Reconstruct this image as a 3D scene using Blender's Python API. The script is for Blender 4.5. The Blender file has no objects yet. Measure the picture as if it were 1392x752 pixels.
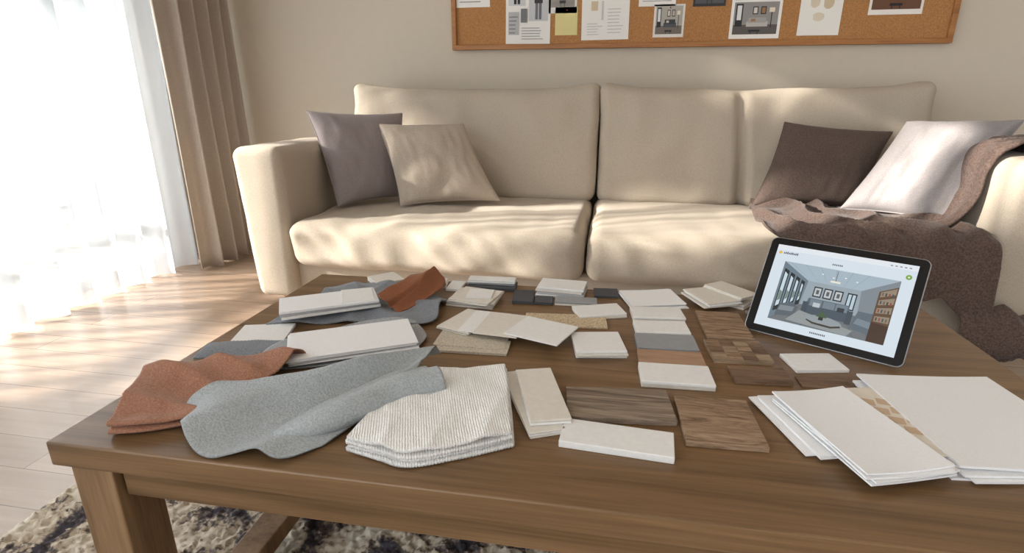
import bpy, math, random
from mathutils import Vector, Matrix, noise
random.seed(7)
D=bpy.data; SC=bpy.context.scene
SC.view_settings.view_transform='Standard'
def lin(c):
    return tuple(((x/255)/12.92 if x/255<=.04045 else ((x/255+.055)/1.055)**2.4) for x in c)+(1,)
# ---------------------------------------------------------------- materials
def base(name):
    m=D.materials.new(name); m.use_nodes=True; nt=m.node_tree
    return m,nt,nt.nodes['Principled BSDF']
def N(nt,t,**k):
    n=nt.nodes.new(t)
    for a,b in k.items():
        if a in n.inputs: n.inputs[a].default_value=b
        else: setattr(n,a,b)
    return n
def mapped(nt,scale=(1,1,1),rot=(0,0,0)):
    tc=nt.nodes.new('ShaderNodeTexCoord'); mp=nt.nodes.new('ShaderNodeMapping')
    mp.inputs['Scale'].default_value=scale; mp.inputs['Rotation'].default_value=rot
    nt.links.new(tc.outputs['Object'],mp.inputs[0]); return mp.outputs[0]
def ramp(nt,fac,stops):
    r=nt.nodes.new('ShaderNodeValToRGB'); nt.links.new(fac,r.inputs[0])
    e=r.color_ramp.elements
    while len(e)<len(stops): e.new(.5)
    for i,(p,c) in enumerate(stops): e[i].position=p; e[i].color=c if len(c)==4 else lin(c)
    return r.outputs[0]
def fabric(name,c,rough=.9,scale=350,strength=.3,var=.12,dist=.001,sheen=.2,speck=None,rib=None,rot=(0,0,0)):
    m,nt,b=base(name); L=nt.links
    v=mapped(nt,rot=rot)
    n2=N(nt,'ShaderNodeTexNoise',Scale=scale,Detail=2); L.new(v,n2.inputs['Vector'])
    c0=lin(c); a=tuple(x*(1-var) for x in c0[:3])+(1,); d=tuple(min(1,x*(1+var)) for x in c0[:3])+(1,)
    col=ramp(nt,n2.outputs[0],[(.35,a),(.65,d)])
    if speck:
        n3=N(nt,'ShaderNodeTexVoronoi',Scale=speck[1]); L.new(v,n3.inputs['Vector'])
        f=ramp(nt,n3.outputs['Distance'],[(.0,(255,255,255)),(speck[2],(200,200,200)),(speck[2]+.12,(0,0,0))])
        mx=N(nt,'ShaderNodeMix',data_type='RGBA'); L.new(f,mx.inputs[0]); L.new(col,mx.inputs[6]); mx.inputs[7].default_value=lin(speck[0]); col=mx.outputs[2]
    h=n2.outputs[0]
    if rib:
        w=N(nt,'ShaderNodeTexWave',Scale=rib[0],Distortion=3.0); w.inputs['Detail Scale'].default_value=3
        v2=mapped(nt,rot=(0,0,rib[1])); L.new(v2,w.inputs['Vector'])
        ad=N(nt,'ShaderNodeMath',operation='MULTIPLY_ADD'); L.new(w.outputs['Fac'],ad.inputs[0]); ad.inputs[1].default_value=.8; L.new(h,ad.inputs[2]); h=ad.outputs[0]
    L.new(col,b.inputs['Base Color']); b.inputs['Roughness'].default_value=rough
    b.inputs['Sheen Weight'].default_value=sheen; b.inputs['Specular IOR Level'].default_value=.2
    bp=N(nt,'ShaderNodeBump',Strength=strength,Distance=dist); L.new(h,bp.inputs['Height']); L.new(bp.outputs[0],b.inputs['Normal'])
    return m
def plain(name,c,rough=.6,spec=.4,bump=0,scale=60,metal=0,var=.04):
    m,nt,b=base(name); L=nt.links; v=mapped(nt)
    n=N(nt,'ShaderNodeTexNoise',Scale=scale,Detail=4); L.new(v,n.inputs['Vector'])
    c0=lin(c); a=tuple(x*(1-var) for x in c0[:3])+(1,); d=tuple(min(1,x*(1+var)) for x in c0[:3])+(1,)
    L.new(ramp(nt,n.outputs[0],[(.3,a),(.7,d)]),b.inputs['Base Color'])
    b.inputs['Roughness'].default_value=rough; b.inputs['Specular IOR Level'].default_value=spec; b.inputs['Metallic'].default_value=metal
    if bump:
        bp=N(nt,'ShaderNodeBump',Strength=bump,Distance=.001); L.new(n.outputs[0],bp.inputs['Height']); L.new(bp.outputs[0],b.inputs['Normal'])
    return m
def wood(name,cd,cm,cl,scale=(1.2,22,22),rough=.42,rot=(0,0,0),bump=.15,stops=(.3,.5,.72),dist=.6,spec=.4):
    m,nt,b=base(name); L=nt.links; v=mapped(nt,scale=scale,rot=rot)
    n=N(nt,'ShaderNodeTexNoise',Scale=1.0,Detail=6,Roughness=.6,Distortion=dist); L.new(v,n.inputs['Vector'])
    v3=mapped(nt,scale=(scale[0]*5,scale[1]*9,scale[2]*9),rot=rot)
    n2=N(nt,'ShaderNodeTexNoise',Scale=1.0,Detail=3); L.new(v3,n2.inputs['Vector'])
    ad=N(nt,'ShaderNodeMath',operation='MULTIPLY_ADD'); L.new(n2.outputs[0],ad.inputs[0]); ad.inputs[1].default_value=.35; L.new(n.outputs[0],ad.inputs[2])
    sb=N(nt,'ShaderNodeMath',operation='SUBTRACT'); L.new(ad.outputs[0],sb.inputs[0]); sb.inputs[1].default_value=.17
    L.new(ramp(nt,sb.outputs[0],[(stops[0],cd),(stops[1],cm),(stops[2],cl)]),b.inputs['Base Color'])
    b.inputs['Roughness'].default_value=rough; b.inputs['Specular IOR Level'].default_value=spec
    bp=N(nt,'ShaderNodeBump',Strength=bump,Distance=.0008); L.new(sb.outputs[0],bp.inputs['Height']); L.new(bp.outputs[0],b.inputs['Normal'])
    return m
_fc={}
def flat(c,emit=0,rough=.6):
    k=(c,emit,rough)
    if k not in _fc:
        m,nt,b=base('tone_%d_%d_%d'%c); b.inputs['Base Color'].default_value=lin(c); b.inputs['Roughness'].default_value=rough
        if emit:
            b.inputs['Emission Color'].default_value=lin(c); b.inputs['Emission Strength'].default_value=emit
            b.inputs['Base Color'].default_value=(.01,.01,.01,1); b.inputs['Roughness'].default_value=.25
        _fc[k]=m
    return _fc[k]
# ---------------------------------------------------------------- mesh builder
class MB:
    def __init__(s): s.v=[];s.f=[];s.m=[];s.mats=[];s.sm=[]
    def mi(s,mat):
        if mat not in s.mats: s.mats.append(mat)
        return s.mats.index(mat)
    def add(s,vs,fs,mat,smooth=False):
        o=len(s.v); s.v+= [tuple(x) for x in vs]; k=s.mi(mat)
        for f in fs: s.f.append([i+o for i in f]); s.m.append(k); s.sm.append(smooth)
    def prism(s,poly,z0,z1,mat):
        n=len(poly)
        a=sum(poly[i][0]*poly[(i+1)%n][1]-poly[(i+1)%n][0]*poly[i][1] for i in range(n))
        if a<0: poly=poly[::-1]
        vs=[(x,y,z0) for x,y in poly]+[(x,y,z1) for x,y in poly]
        fs=[list(range(n))[::-1],list(range(n,2*n))]+[[i,(i+1)%n,n+(i+1)%n,n+i] for i in range(n)]
        s.add(vs,fs,mat)
    def box(s,a,b,mat):
        s.prism([(a[0],a[1]),(b[0],a[1]),(b[0],b[1]),(a[0],b[1])],a[2],b[2],mat)
    def grid(s,g,mat,smooth=True,closed=False):
        r=len(g);c=len(g[0]); vs=[p for row in g for p in row]
        fs=[[i*c+j,i*c+j+1,(i+1)*c+j+1,(i+1)*c+j] for i in range(r-1) for j in range(c-1)]
        if closed: fs+=[[i*c+c-1,i*c,(i+1)*c,(i+1)*c+c-1] for i in range(r-1)]
        s.add(vs,fs,mat,smooth)
    def obj(s,name,bevel=0,solid=0,parent=None,segs=2,off=0,sub=0,M=None):
        me=D.meshes.new(name); me.from_pydata(s.v,[],s.f)
        for m in s.mats: me.materials.append(m)
        for i,p in enumerate(me.polygons): p.material_index=s.m[i]; p.use_smooth=s.sm[i]
        me.update(); o=D.objects.new(name,me); SC.collection.objects.link(o)
        if M is not None: o.matrix_world=M
        if solid:
            q=o.modifiers.new('s','SOLIDIFY'); q.thickness=solid; q.offset=off
        if bevel:
            q=o.modifiers.new('b','BEVEL'); q.width=bevel; q.segments=segs; q.limit_method='ANGLE'; q.angle_limit=math.radians(40)
        if parent: o.parent=parent
        return o
def empty(name):
    e=D.objects.new(name,None); SC.collection.objects.link(e); return e
def rect(q):
    """best rectangle through four surveyed corners (mm) far-left, far-right, near-right, near-left"""
    q=[Vector((x/1000,y/1000)) for x,y in q]; c=sum(q,Vector((0,0)))/4
    e1=((q[1]-q[0])+(q[2]-q[3]))/2; e2=((q[0]-q[3])+(q[1]-q[2]))/2
    a1=math.atan2(e1.y,e1.x); a2=math.atan2(e2.y,e2.x)-math.pi/2
    return c,e1.length,e2.length,(a1+a2)/2
def rpoly(c,w,h,a,j=0):
    a+=random.uniform(-j,j)*.05; c=c+Vector((random.uniform(-j,j)*.004,random.uniform(-j,j)*.004))
    ux=Vector((math.cos(a),math.sin(a)))*w/2; uy=Vector((-math.sin(a),math.cos(a)))*h/2
    return [tuple(c-ux-uy),tuple(c+ux-uy),tuple(c+ux+uy),tuple(c-ux+uy)]
def stack(mb,q,z0,z1,n,mats,j=1.0,gap=.0004):
    c,w,h,a=rect(q); t=(z1-z0)/n
    for i in range(n):
        mb.prism(rpoly(c,w,h,a,j if i<n-1 else j*.2),z0+i*t+gap*(i>0),z0+(i+1)*t,mats[i%len(mats)])
def cr(p0,p1,p2,p3,t):
    return .5*((2*p1)+(p2-p0)*t+(2*p0-5*p1+4*p2-p3)*t*t+(3*p1-p0-3*p2+p3)*t*t*t)
def crl(pts,n):
    out=[];m=len(pts)-1
    for i in range(n+1):
        x=i/n*m;k=min(int(x),m-1);t=x-k
        P=lambda a: pts[a] if 0<=a<=m else (pts[0]*2-pts[1] if a<0 else pts[m]*2-pts[m-1])
        out.append(cr(P(k-1),P(k),P(k+1),P(k+2),t))
    return out
def net(rows,nu,nv):
    rows=[crl([Vector(p) for p in r],nu) for r in rows]
    cols=[crl([r[j] for r in rows],nv) for j in range(nu+1)]
    return [[cols[j][i] for j in range(nu+1)] for i in range(nv+1)]
def cloth(mb,rows,mat,nu=90,nv=90,amp=.003,fs=14,pink=0,zmin=None,seed=0,rip=None,fan=None):
    g=net(rows,nu,nv); o=Vector((seed*3.1,seed*1.7,0))
    for i in range(nv+1):
        for j in range(nu+1):
            p=g[i][j]
            n=noise.noise(p*fs+o)+.5*noise.noise(p*fs*2.3+o)
            d=Vector((noise.noise(p*fs*.8+o+Vector((9,0,0)))*.6,noise.noise(p*fs*.8+o+Vector((0,9,0)))*.6,n))*amp
            if rip:
                d.z+=rip[0]*(1-abs(math.sin((p.x*rip[1]+p.y*rip[2])+2.5*noise.noise(p*5+o))))
            if fan:
                cx,cy,A,k,ph,r0=fan; r=math.hypot(p.x-cx,p.y-cy); th=math.atan2(p.y-cy,p.x-cx)
                sv=math.sin((k*th+ph+.9*noise.noise(p*5+o))/2)
                crest=1-math.sqrt(sv*sv+.03)
                d.z+=A*min(1,r/r0)*max(0,crest)*(.7+.7*noise.noise(p*4+o*2))
            g[i][j]=p+d
    if pink:
        R0=[r[:] for r in g]
        for j in range(nu+1):
            if j%2: 
                g[0][j]=R0[0][j]+(R0[0][j]-R0[3][j]).normalized()*pink; g[nv][j]=R0[nv][j]+(R0[nv][j]-R0[nv-3][j]).normalized()*pink
        for i in range(nv+1):
            if i%2:
                g[i][0]=R0[i][0]+(R0[i][0]-R0[i][3]).normalized()*pink; g[i][nu]=R0[i][nu]+(R0[i][nu]-R0[i][nu-3]).normalized()*pink
    if zmin is not None:
        for r in g:
            for p in r: p.z=max(p.z,zmin)
    mb.grid(g,mat)
def softbox(mb,c,s,mat,r=.05,step=.025,bulge=(0,0,0),amp=.003,fs=5,fn=None,seed=0):
    """upholstered block: rounded box centre c, size s, edge radius r"""
    h=Vector(s)/2; o=Vector((seed*5.3,seed,0))
    def ax_s(H):
        a=[-H+r*k/6 for k in range(6)]; m=max(2,int((2*H-2*r)/step)); a+=[-H+r+(2*H-2*r)*k/m for k in range(m+1)]; a+=[H-r+r*k/6 for k in range(1,7)]; return a
    S_=[ax_s(H) for H in h]
    for ax in range(3):
        for sg in (-1,1):
            A=S_[(ax+1)%3];B_=S_[(ax+2)%3]; g=[]
            for a in A:
                row=[]
                for b in B_:
                    p=Vector((0,0,0)); p[ax]=sg*h[ax]; p[(ax+1)%3]=a*sg; p[(ax+2)%3]=b
                    inn=Vector([max(-h[k]+r,min(h[k]-r,p[k])) for k in range(3)]); d=(p-inn); nn_=d.normalized(); X=inn+nn_*r
                    q=Vector([X[k]/h[k] for k in range(3)])
                    X=Vector((X.x*(1+bulge[0]*(1-q[1]**2)*(1-q[2]**2)),X.y*(1+bulge[1]*(1-q[0]**2)*(1-q[2]**2)),X.z*(1+bulge[2]*(1-abs(q[0])**3)*(1-abs(q[1])**3))))
                    if fn: X=fn(X,q)
                    X=X+Vector(c)
                    X+=nn_*(noise.noise(X*fs+o)+.5*noise.noise(X*fs*2.7+o))*amp
                    row.append(X)
                g.append(row)
            mb.grid(g,mat)
def pillow(name,TL,TR,BR,BL,T,mat,n=44,seed=0,amp=.006,pc=.065):
    TL,TR,BR,BL=map(Vector,(TL,TR,BR,BL)); nrm=(TR-TL+BR-BL).cross(TL-BL+TR-BR).normalized()
    mb=MB(); o=Vector((seed*7.7,0,seed))
    def ed(u,v):
        uu=u*(1-pc*(1-v*v)); vv=v*(1-pc*(1-u*u));a=(uu+1)/2;b=(vv+1)/2
        return (BL*(1-a)+BR*a)*(1-b)+(TL*(1-a)+TR*a)*b
    for sg in (1,-1):
        g=[]
        for i in range(n+1):
            row=[];v=math.sin((i/n-.5)*math.pi)
            for j in range(n+1):
                u=math.sin((j/n-.5)*math.pi)
                p=ed(u,v)
                e=max(0,(1-u*u)*(1-v*v)); t=T/2*(e**.40)
                w=noise.noise(p*9+o)*amp*2*(e**.4)+abs(noise.noise(p*5+o*2))*amp*2*(e**.3)+.8*amp*noise.noise(Vector((u*9,v*2.5,seed)))*(e**.25)
                row.append(p+nrm*sg*(t+w*(1 if sg>0 else .3)+.002))
            g.append(row)
        if sg<0: g=[r[::-1] for r in g]
        mb.grid(g,mat)
    loop=[]; m=60
    for k in range(m): loop.append(ed(-1+2*k/m,-1))
    for k in range(m): loop.append(ed(1,-1+2*k/m))
    for k in range(m): loop.append(ed(1-2*k/m,1))
    for k in range(m): loop.append(ed(-1,1-2*k/m))
    tube(mb,loop,.0035,mat,closed=True,seg=6)
    return mb.obj(name)
def tube(mb,pts,r,mat,closed=False,seg=8):
    g=[];n=len(pts)
    for i,p in enumerate(pts):
        a=pts[(i-1)%n] if (closed or i>0) else p; b=pts[(i+1)%n] if (closed or i<n-1) else p
        t=(Vector(b)-Vector(a)).normalized(); x=t.orthogonal() if abs(t.z)>.99 else t.cross(Vector((0,0,1))).normalized(); y=t.cross(x).normalized(); x.normalize()
        g.append([Vector(p)+x*r*math.cos(k/seg*2*math.pi)+y*r*math.sin(k/seg*2*math.pi) for k in range(seg)])
    if closed: g.append(g[0])
    mb.grid(g,mat,closed=True)
# ---------------------------------------------------------------- room
wallm=plain('wall_paint',(206,196,180),.85,.2,.05,25,var=.012)
ceilm=plain('ceiling_paint',(232,226,216),.9,.2)
def floor_mat():
    m,nt,b=base('oak_floor'); L=nt.links
    v=mapped(nt)
    br=N(nt,'ShaderNodeTexBrick',Scale=1.0); br.inputs['Brick Width'].default_value=1.1; br.inputs['Row Height'].default_value=.125; br.inputs['Mortar Size'].default_value=.0015
    br.inputs['Color1'].default_value=lin((188,166,147)); br.inputs['Color2'].default_value=lin((170,148,129)); br.inputs['Mortar'].default_value=lin((128,108,92)); br.offset=.37
    L.new(v,br.inputs['Vector'])
    v2=mapped(nt,scale=(1.5,25,1)); n=N(nt,'ShaderNodeTexNoise',Scale=1.5,Detail=6,Distortion=.5); L.new(v2,n.inputs['Vector'])
    mx=N(nt,'ShaderNodeMix',data_type='RGBA',blend_type='MULTIPLY'); mx.inputs[0].default_value=.5
    L.new(br.outputs[0],mx.inputs[6]); L.new(ramp(nt,n.outputs[0],[(.3,(214,203,192)),(.7,(255,252,250))]),mx.inputs[7])
    L.new(mx.outputs[2],b.inputs['Base Color']); b.inputs['Roughness'].default_value=.25; b.inputs['Specular IOR Level'].default_value=.9
    bp=N(nt,'ShaderNodeBump',Strength=.12,Distance=.001); L.new(n.outputs[0],bp.inputs['Height']); L.new(bp.outputs[0],b.inputs['Normal'])
    return m
WX=-2.56; WY=3.25; CH=2.7
mb=MB(); mb.box((WX-.15,-1.6,-.05),(4.2,WY+.12,0),floor_mat()); mb.obj('floor')
mb=MB(); mb.box((WX-.15,WY,0),(4.2,WY+.12,CH),wallm); mb.obj('wall_back')
mb=MB(); mb.box((WX-.15,2.85,0),(WX,WY,CH),wallm); mb.box((WX-.15,-1.6,2.45),(WX,2.85,CH),wallm); mb.box((WX-.15,-1.6,0),(WX,-1.0,2.45),wallm); mb.obj('wall_left')
mb=MB(); mb.box((WX-.15,-1.6,CH),(4.2,WY+.12,CH+.05),ceilm); mb.obj('ceiling')
basem=plain('trim_paint',(205,193,174),.6)
mb=MB(); mb.box((WX,WY-.014,0),(4.2,WY,.07),basem); mb.obj('baseboard_back',.003)
fr=plain('window_frame_paint',(150,150,150),.4); 
gm=D.materials.new('window_glass'); gm.use_nodes=True; nt=gm.node_tree; nt.nodes.clear()
o_=nt.nodes.new('ShaderNodeOutputMaterial'); mx=nt.nodes.new('ShaderNodeMixShader'); tr=nt.nodes.new('ShaderNodeBsdfTransparent'); gl=nt.nodes.new('ShaderNodeBsdfGlossy'); gl.inputs['Roughness'].default_value=.02
mx.inputs[0].default_value=.06; nt.links.new(tr.outputs[0],mx.inputs[1]); nt.links.new(gl.outputs[0],mx.inputs[2]); nt.links.new(mx.outputs[0],o_.inputs[0])
W=empty('window_1')
mb=MB(); x0,x1=WX-.12,WX-.06
mb.box((x0,-1.0,0),(x1,2.85,.05),fr); mb.box((x0,-1.0,2.39),(x1,2.85,2.45),fr)
for y in (-1.0,-.05,.9,1.85,2.79): mb.box((x0,y,.05),(x1,y+.06,2.39),fr)
mb.obj('frame',.003,parent=W)
mb=MB(); mb.box((WX-.095,-.94,.05),(WX-.09,2.79,2.39),gm); mb.obj('glass',parent=W)
# outside
mb=MB(); mb.box((-4.6,-3,-.12),(WX-.15,5,-.02),plain('balcony_stone',(170,168,162),.8)); mb.obj('balcony_floor')
rl=plain('railing_metal',(90,94,98),.4,metal=.5); mb=MB()
mb.box((-4.35,-3,.98),(-4.30,5,1.03),rl); mb.box((-4.345,-3,.08),(-4.305,5,.11),rl)
y=-3
while y<5: mb.box((-4.335,y,-.02),(-4.315,y+.02,.99),rl); y+=.13
mb.obj('balcony_railing')
leaf=plain('foliage',(100,118,100),.7,var=.4,scale=9); bark=plain('tree_bark',(96,84,70),.9)
for k,(tx,ty,tz,nb_,rs) in enumerate([(-8.2,2.2,2.3,26,1),(-9,4.8,2.8,26,1),(-8.6,7.6,2.0,26,1),(-8.2,-2.6,3.5,40,.75),(-8.4,.5,4.9,34,.75)]):  # last two trees are added out of view to dapple sun on table, wall
    mb=MB(); tube(mb,[Vector((tx,ty,-3)),Vector((tx+.05,ty,0)),Vector((tx,ty+.1,tz+.5))],.13,bark)
    for q in range(nb_):
        c=Vector((tx+random.uniform(-1.1,1.1),ty+random.uniform(-1.2,1.2),tz+random.uniform(-1.2,1.2)*(1.5 if k<3 else .8))); r=random.uniform(.25,.6)*rs; g=[]
        for i in range(9):
            th=math.pi*i/8; row=[]
            for j in range(12):
                ph=2*math.pi*j/12; d=Vector((math.sin(th)*math.cos(ph),math.sin(th)*math.sin(ph),math.cos(th)))
                row.append(c+d*r*(1+.45*noise.noise(d*2.6+c)))
            g.append(row)
        mb.grid(g,leaf,closed=True)
    mb.obj('garden_or_added_shade_tree')
# sheer curtain
sm=D.materials.new('sheer_voile'); sm.use_nodes=True; nt=sm.node_tree; nt.nodes.clear(); L=nt.links
o_=nt.nodes.new('ShaderNodeOutputMaterial'); a=nt.nodes.new('ShaderNodeMixShader'); b=nt.nodes.new('ShaderNodeMixShader')
tr=nt.nodes.new('ShaderNodeBsdfTransparent'); tl=nt.nodes.new('ShaderNodeBsdfTranslucent'); df=nt.nodes.new('ShaderNodeBsdfDiffuse')
tl.inputs[0].default_value=(.82,.87,.93,1); df.inputs[0].default_value=(.86,.88,.9,1)
wv=N(nt,'ShaderNodeTexNoise',Scale=1.0,Detail=1); L.new(mapped(nt,scale=(1,9,.35)),wv.inputs[0])
mr=N(nt,'ShaderNodeMapRange'); L.new(wv.outputs[0],mr.inputs[0]); mr.inputs[1].default_value=.40; mr.inputs[2].default_value=.60; mr.inputs[3].default_value=.38; mr.inputs[4].default_value=.82
b.inputs[0].default_value=.42; L.new(df.outputs[0],b.inputs[1]); L.new(tl.outputs[0],b.inputs[2])
L.new(mr.outputs[0],a.inputs[0]); L.new(tr.outputs[0],a.inputs[1]); L.new(b.outputs[0],a.inputs[2]); L.new(a.outputs[0],o_.inputs[0])
def curtain(name,x,ya,yb,z0,z1,per,amp,mat,nz=30,npf=14,solid=0,lean=0):
    mb=MB(); nf=int((yb-ya)/per*npf); g=[]
    for i in range(nz+1):
        z=z0+(z1-z0)*i/nz; row=[]; t=i/nz
        for j in range(nf+1):
            s_=j/nf; y=ya+(yb-ya)*s_
            ph=2*math.pi*(y/per)+1.3*noise.noise(Vector((y*2.2,0,z*.25)))+1.2*math.sin(y*3.1)
            A=amp*(1+.45*noise.noise(Vector((y*3.3,5,z*.7))))
            row.append(Vector((x+A*math.sin(ph)+.25*A*math.sin(2.1*ph+1)+lean*(1-t),y+.35*A*math.cos(ph),z)))
        g.append(row)
    mb.grid(g,mat); return mb.obj(name,solid=solid)
curtain('sheer_curtain',-2.40,-.95,2.78,.012,2.55,.17,.04,sm,npf=12)
curtain('linen_drape',-2.27,2.66,3.17,.012,2.6,.105,.042,fabric('drape_linen',(182,171,160),strength=.25,sheen=.1),npf=20,solid=.004,lean=.03)
mb=MB(); tube(mb,[Vector((-2.33,-1.2,2.62)),Vector((-2.33,3.2,2.62))],.014,plain('curtain_rail_metal',(190,186,180),.3,metal=.8)); mb.box((-2.56,-.9,2.61),(-2.33,-.88,2.63),fr); mb.box((-2.56,3.0,2.61),(-2.33,3.02,2.63),fr); mb.obj('curtain_rail')
# ---------------------------------------------------------------- cork board
B=empty('cork_pinboard')
ck=fabric('cork',(176,128,82),.9,190,.5,.16,sheen=0); bw=wood('board_frame_wood',(140,92,52),(168,114,66),(182,128,80),scale=(2,30,30))
mb=MB(); mb.box((-.885,3.228,1.215),(1.575,3.247,2.03),ck); mb.obj('cork_panel',parent=B)
mb=MB(); mb.box((-.905,3.212,1.195),(1.595,3.249,1.22),bw); mb.box((-.905,3.212,2.03),(1.595,3.249,2.055),bw); mb.box((-.905,3.212,1.22),(-.88,3.249,2.03),bw); mb.box((1.57,3.212,1.22),(1.595,3.249,2.03),bw); mb.obj('frame',.002,parent=B)
def paper(x0,x1,z0,z1,col,items=(),name='pinned_sheet',rot=0):
    mb=MB(); y=3.2275
    w=x1-x0;h=z1-z0
    def q(pts,yy,m):
        cx,cz=(x0+x1)/2,z1; vs=[]
        for u,v in pts:
            X=x0+u*w;Zz=z0+v*h
            vs.append((cx+(X-cx)*math.cos(rot)-(Zz-cz)*math.sin(rot),yy,cz+(X-cx)*math.sin(rot)+(Zz-cz)*math.cos(rot)))
        mb.add(vs,[list(range(len(vs)))],m)
    q([(0,0),(1,0),(1,1),(0,1)],y-.002,flat(col,0,.8))
    k=0
    for it in items:
        k+=1
        if isinstance(it[0],tuple): pts=it[:-1]; cl=it[-1]
        else: a,b,c,d,cl=it; pts=[(a,c),(b,c),(b,d),(a,d)]
        q(pts,y-.0024-.0002*k,flat(cl,0,.8))
    cx=(x0+x1)/2; mb.prism([(cx+.006*math.cos(t*.785),y-.004+0*t) for t in range(2)]+[(cx,y-.012)],z1-.02,z1-.012,flat((150,40,30)))
    return mb.obj(name,parent=B)
def text(a,b,c,d,n,cl=(150,150,152)):
    return [(a,a+(b-a)*random.uniform(.6,1),c+(d-c)*i/n,c+(d-c)*(i+.25)/n,cl) for i in range(n)]
def room_pic(a,b,c,d,wall,flr,sofa,dark,acc):
    X=lambda u:a+(b-a)*u; Y=lambda v:c+(d-c)*v
    R_=lambda u0,u1,v0,v1,cl:(X(u0),X(u1),Y(v0),Y(v1),cl)
    return [R_(0,1,0,1,wall),R_(0,1,0,.3,flr),R_(.04,.2,.25,.95,dark),R_(.07,.17,.45,.9,(226,228,230)),
      R_(.30,.78,.24,.40,sofa),R_(.34,.74,.36,.52,tuple(max(0,x-22) for x in sofa)),R_(.42,.54,.62,.86,dark),R_(.44,.52,.65,.83,(214,208,198)),R_(.6,.72,.62,.86,dark),R_(.62,.70,.65,.83,acc),
      R_(.84,.86,.2,.7,dark),R_(.79,.91,.68,.82,(232,222,200)),R_(.36,.62,.08,.14,dark),R_(.4,.42,.0,.1,dark),R_(.56,.58,.0,.1,dark),R_(.40,.5,.40,.48,acc)]
def person(cx,w,c,h,coat,leg,skin=(206,178,158)):
    return [(cx-w*.35,cx-w*.05,c,c+h*.5,leg),(cx+w*.05,cx+w*.35,c,c+h*.5,leg),((cx-w*.45,c+h*.4),(cx+w*.45,c+h*.4),(cx+w*.5,c+h*.8),(cx+w*.2,c+h*.86),(cx-w*.2,c+h*.86),(cx-w*.5,c+h*.8),coat),(cx-w*.15,cx+w*.15,c+h*.86,c+h,skin)]
Wt=(236,234,230);G1=(120,122,126);G2=(70,70,74);G3=(184,184,186);Bg=(206,190,162)
paper(-.877,-.69,1.41,1.66,Wt,text(.1,.9,.1,.5,5)+[(.1,.9,.55,.92,G3)])
paper(-.60,-.357,1.222,1.60,Wt,[(.06,.44,.5,.95,(206,206,208))]+person(.25,.2,.52,.4,(90,92,96),(50,50,54))+[(.52,.94,.3,.95,(196,198,202))]+person(.73,.2,.32,.52,(64,62,64),(110,112,118))+[(.06,.3,.12,.42,G3)]+text(.08,.28,.14,.4,5,G1)+text(.36,.9,.06,.24,5,(150,150,152))+[(.34,.48,.28,.46,G1)],rot=-.01)
paper(-.37,-.22,1.37,1.66,(222,220,216),room_pic(.08,.92,.1,.9,(190,190,188),(150,146,140),(120,124,130),(60,62,66),(170,150,120)))
paper(-.334,-.215,1.262,1.40,(222,210,150),name='yellow_sticky_note')
paper(-.195,.052,1.236,1.56,Wt,[(.12,.5,.62,.92,(214,212,208)),(.55,.9,.62,.92,(222,220,216)),(.2,.34,.44,.58,Bg),(.42,.46,.3,.58,(200,200,202))]+text(.12,.45,.08,.28,5,(190,190,192))+text(.55,.9,.1,.5,8,(196,196,198)),rot=.01)
paper(.099,.285,1.392,1.62,Wt,text(.1,.9,.1,.5,5,(176,176,178)))
paper(.18,.335,1.243,1.40,(228,224,218),room_pic(.07,.93,.1,.95,(178,174,166),(120,112,104),(84,88,94),(52,54,58),(196,188,174)))
paper(.371,.53,1.386,1.60,(60,62,66),room_pic(.06,.94,.06,.94,(200,200,200),(90,92,96),(120,124,130),(40,42,46),G3))
paper(.561,.803,1.23,1.57,(244,242,238),room_pic(.06,.94,.06,.5,(150,148,146),(96,92,90),(190,188,184),(50,50,54),(160,120,90))+room_pic(.06,.5,.53,.94,(110,108,108),(70,66,64),(170,170,170),(36,36,40),(190,180,160))+[(.53,.94,.53,.94,(168,162,154))]+person(.7,.2,.55,.36,(60,50,50),(40,38,40)))
blob=lambda cx,cy,rx,ry,cl:tuple((cx+rx*math.cos(t*.628)*(1+.14*math.sin(t*2.1)),cy+ry*math.sin(t*.628)) for t in range(10))+(cl,)
paper(.888,1.083,1.24,1.58,(240,238,233),[blob(.32,.66,.12,.09,Bg),blob(.64,.66,.14,.08,(216,204,182)),blob(.34,.45,.12,.08,(216,204,182)),blob(.66,.44,.13,.09,Bg),blob(.46,.25,.14,.06,(222,212,192)),blob(.5,.84,.16,.05,(224,214,196))],rot=-.005)
paper(1.2,1.44,1.328,1.56,(240,236,230),room_pic(.05,.95,.1,.93,(150,120,104),(110,76,56),(190,150,126),(44,40,44),(150,60,40)))
# ---------------------------------------------------------------- sofa
S=empty('sofa')
sf=fabric('sofa_linen',(184,172,156),.95,260,.4,.08,.0012,sheen=.1)
lg=wood('sofa_leg_oak',(150,110,70),(176,134,90),(190,150,106),scale=(20,20,3))
mb=MB(); softbox(mb,(-.01,2.62,.18),(2.80,.94,.16),sf,r=.02,amp=.002); mb.obj('base_frame',parent=S)
mb=MB(); softbox(mb,(-.01,3.12,.50),(2.9,.13,.78),sf,r=.03,amp=.002); mb.obj('back_frame',parent=S)
for nm,cx,sg in (('arm_left',-1.440,1),('arm_right',1.418,-1)):
    mb=MB()
    def afn(X,q,sg=sg):
        X.z+= -.03*max(0,q[1])*(q[2]>0)
        if q[0]*sg<0: X.x+= -sg*.022*(q[2]+.2)
        X.z+= .010*(1-q[0]**2)*(q[2]>.5)
        return X
    softbox(mb,(cx,2.6,.42),(.20,1.02,.65),sf,r=.042,amp=.004,bulge=(.03,0,0),fn=afn,seed=sg)
    mb.obj(nm,parent=S)
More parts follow.
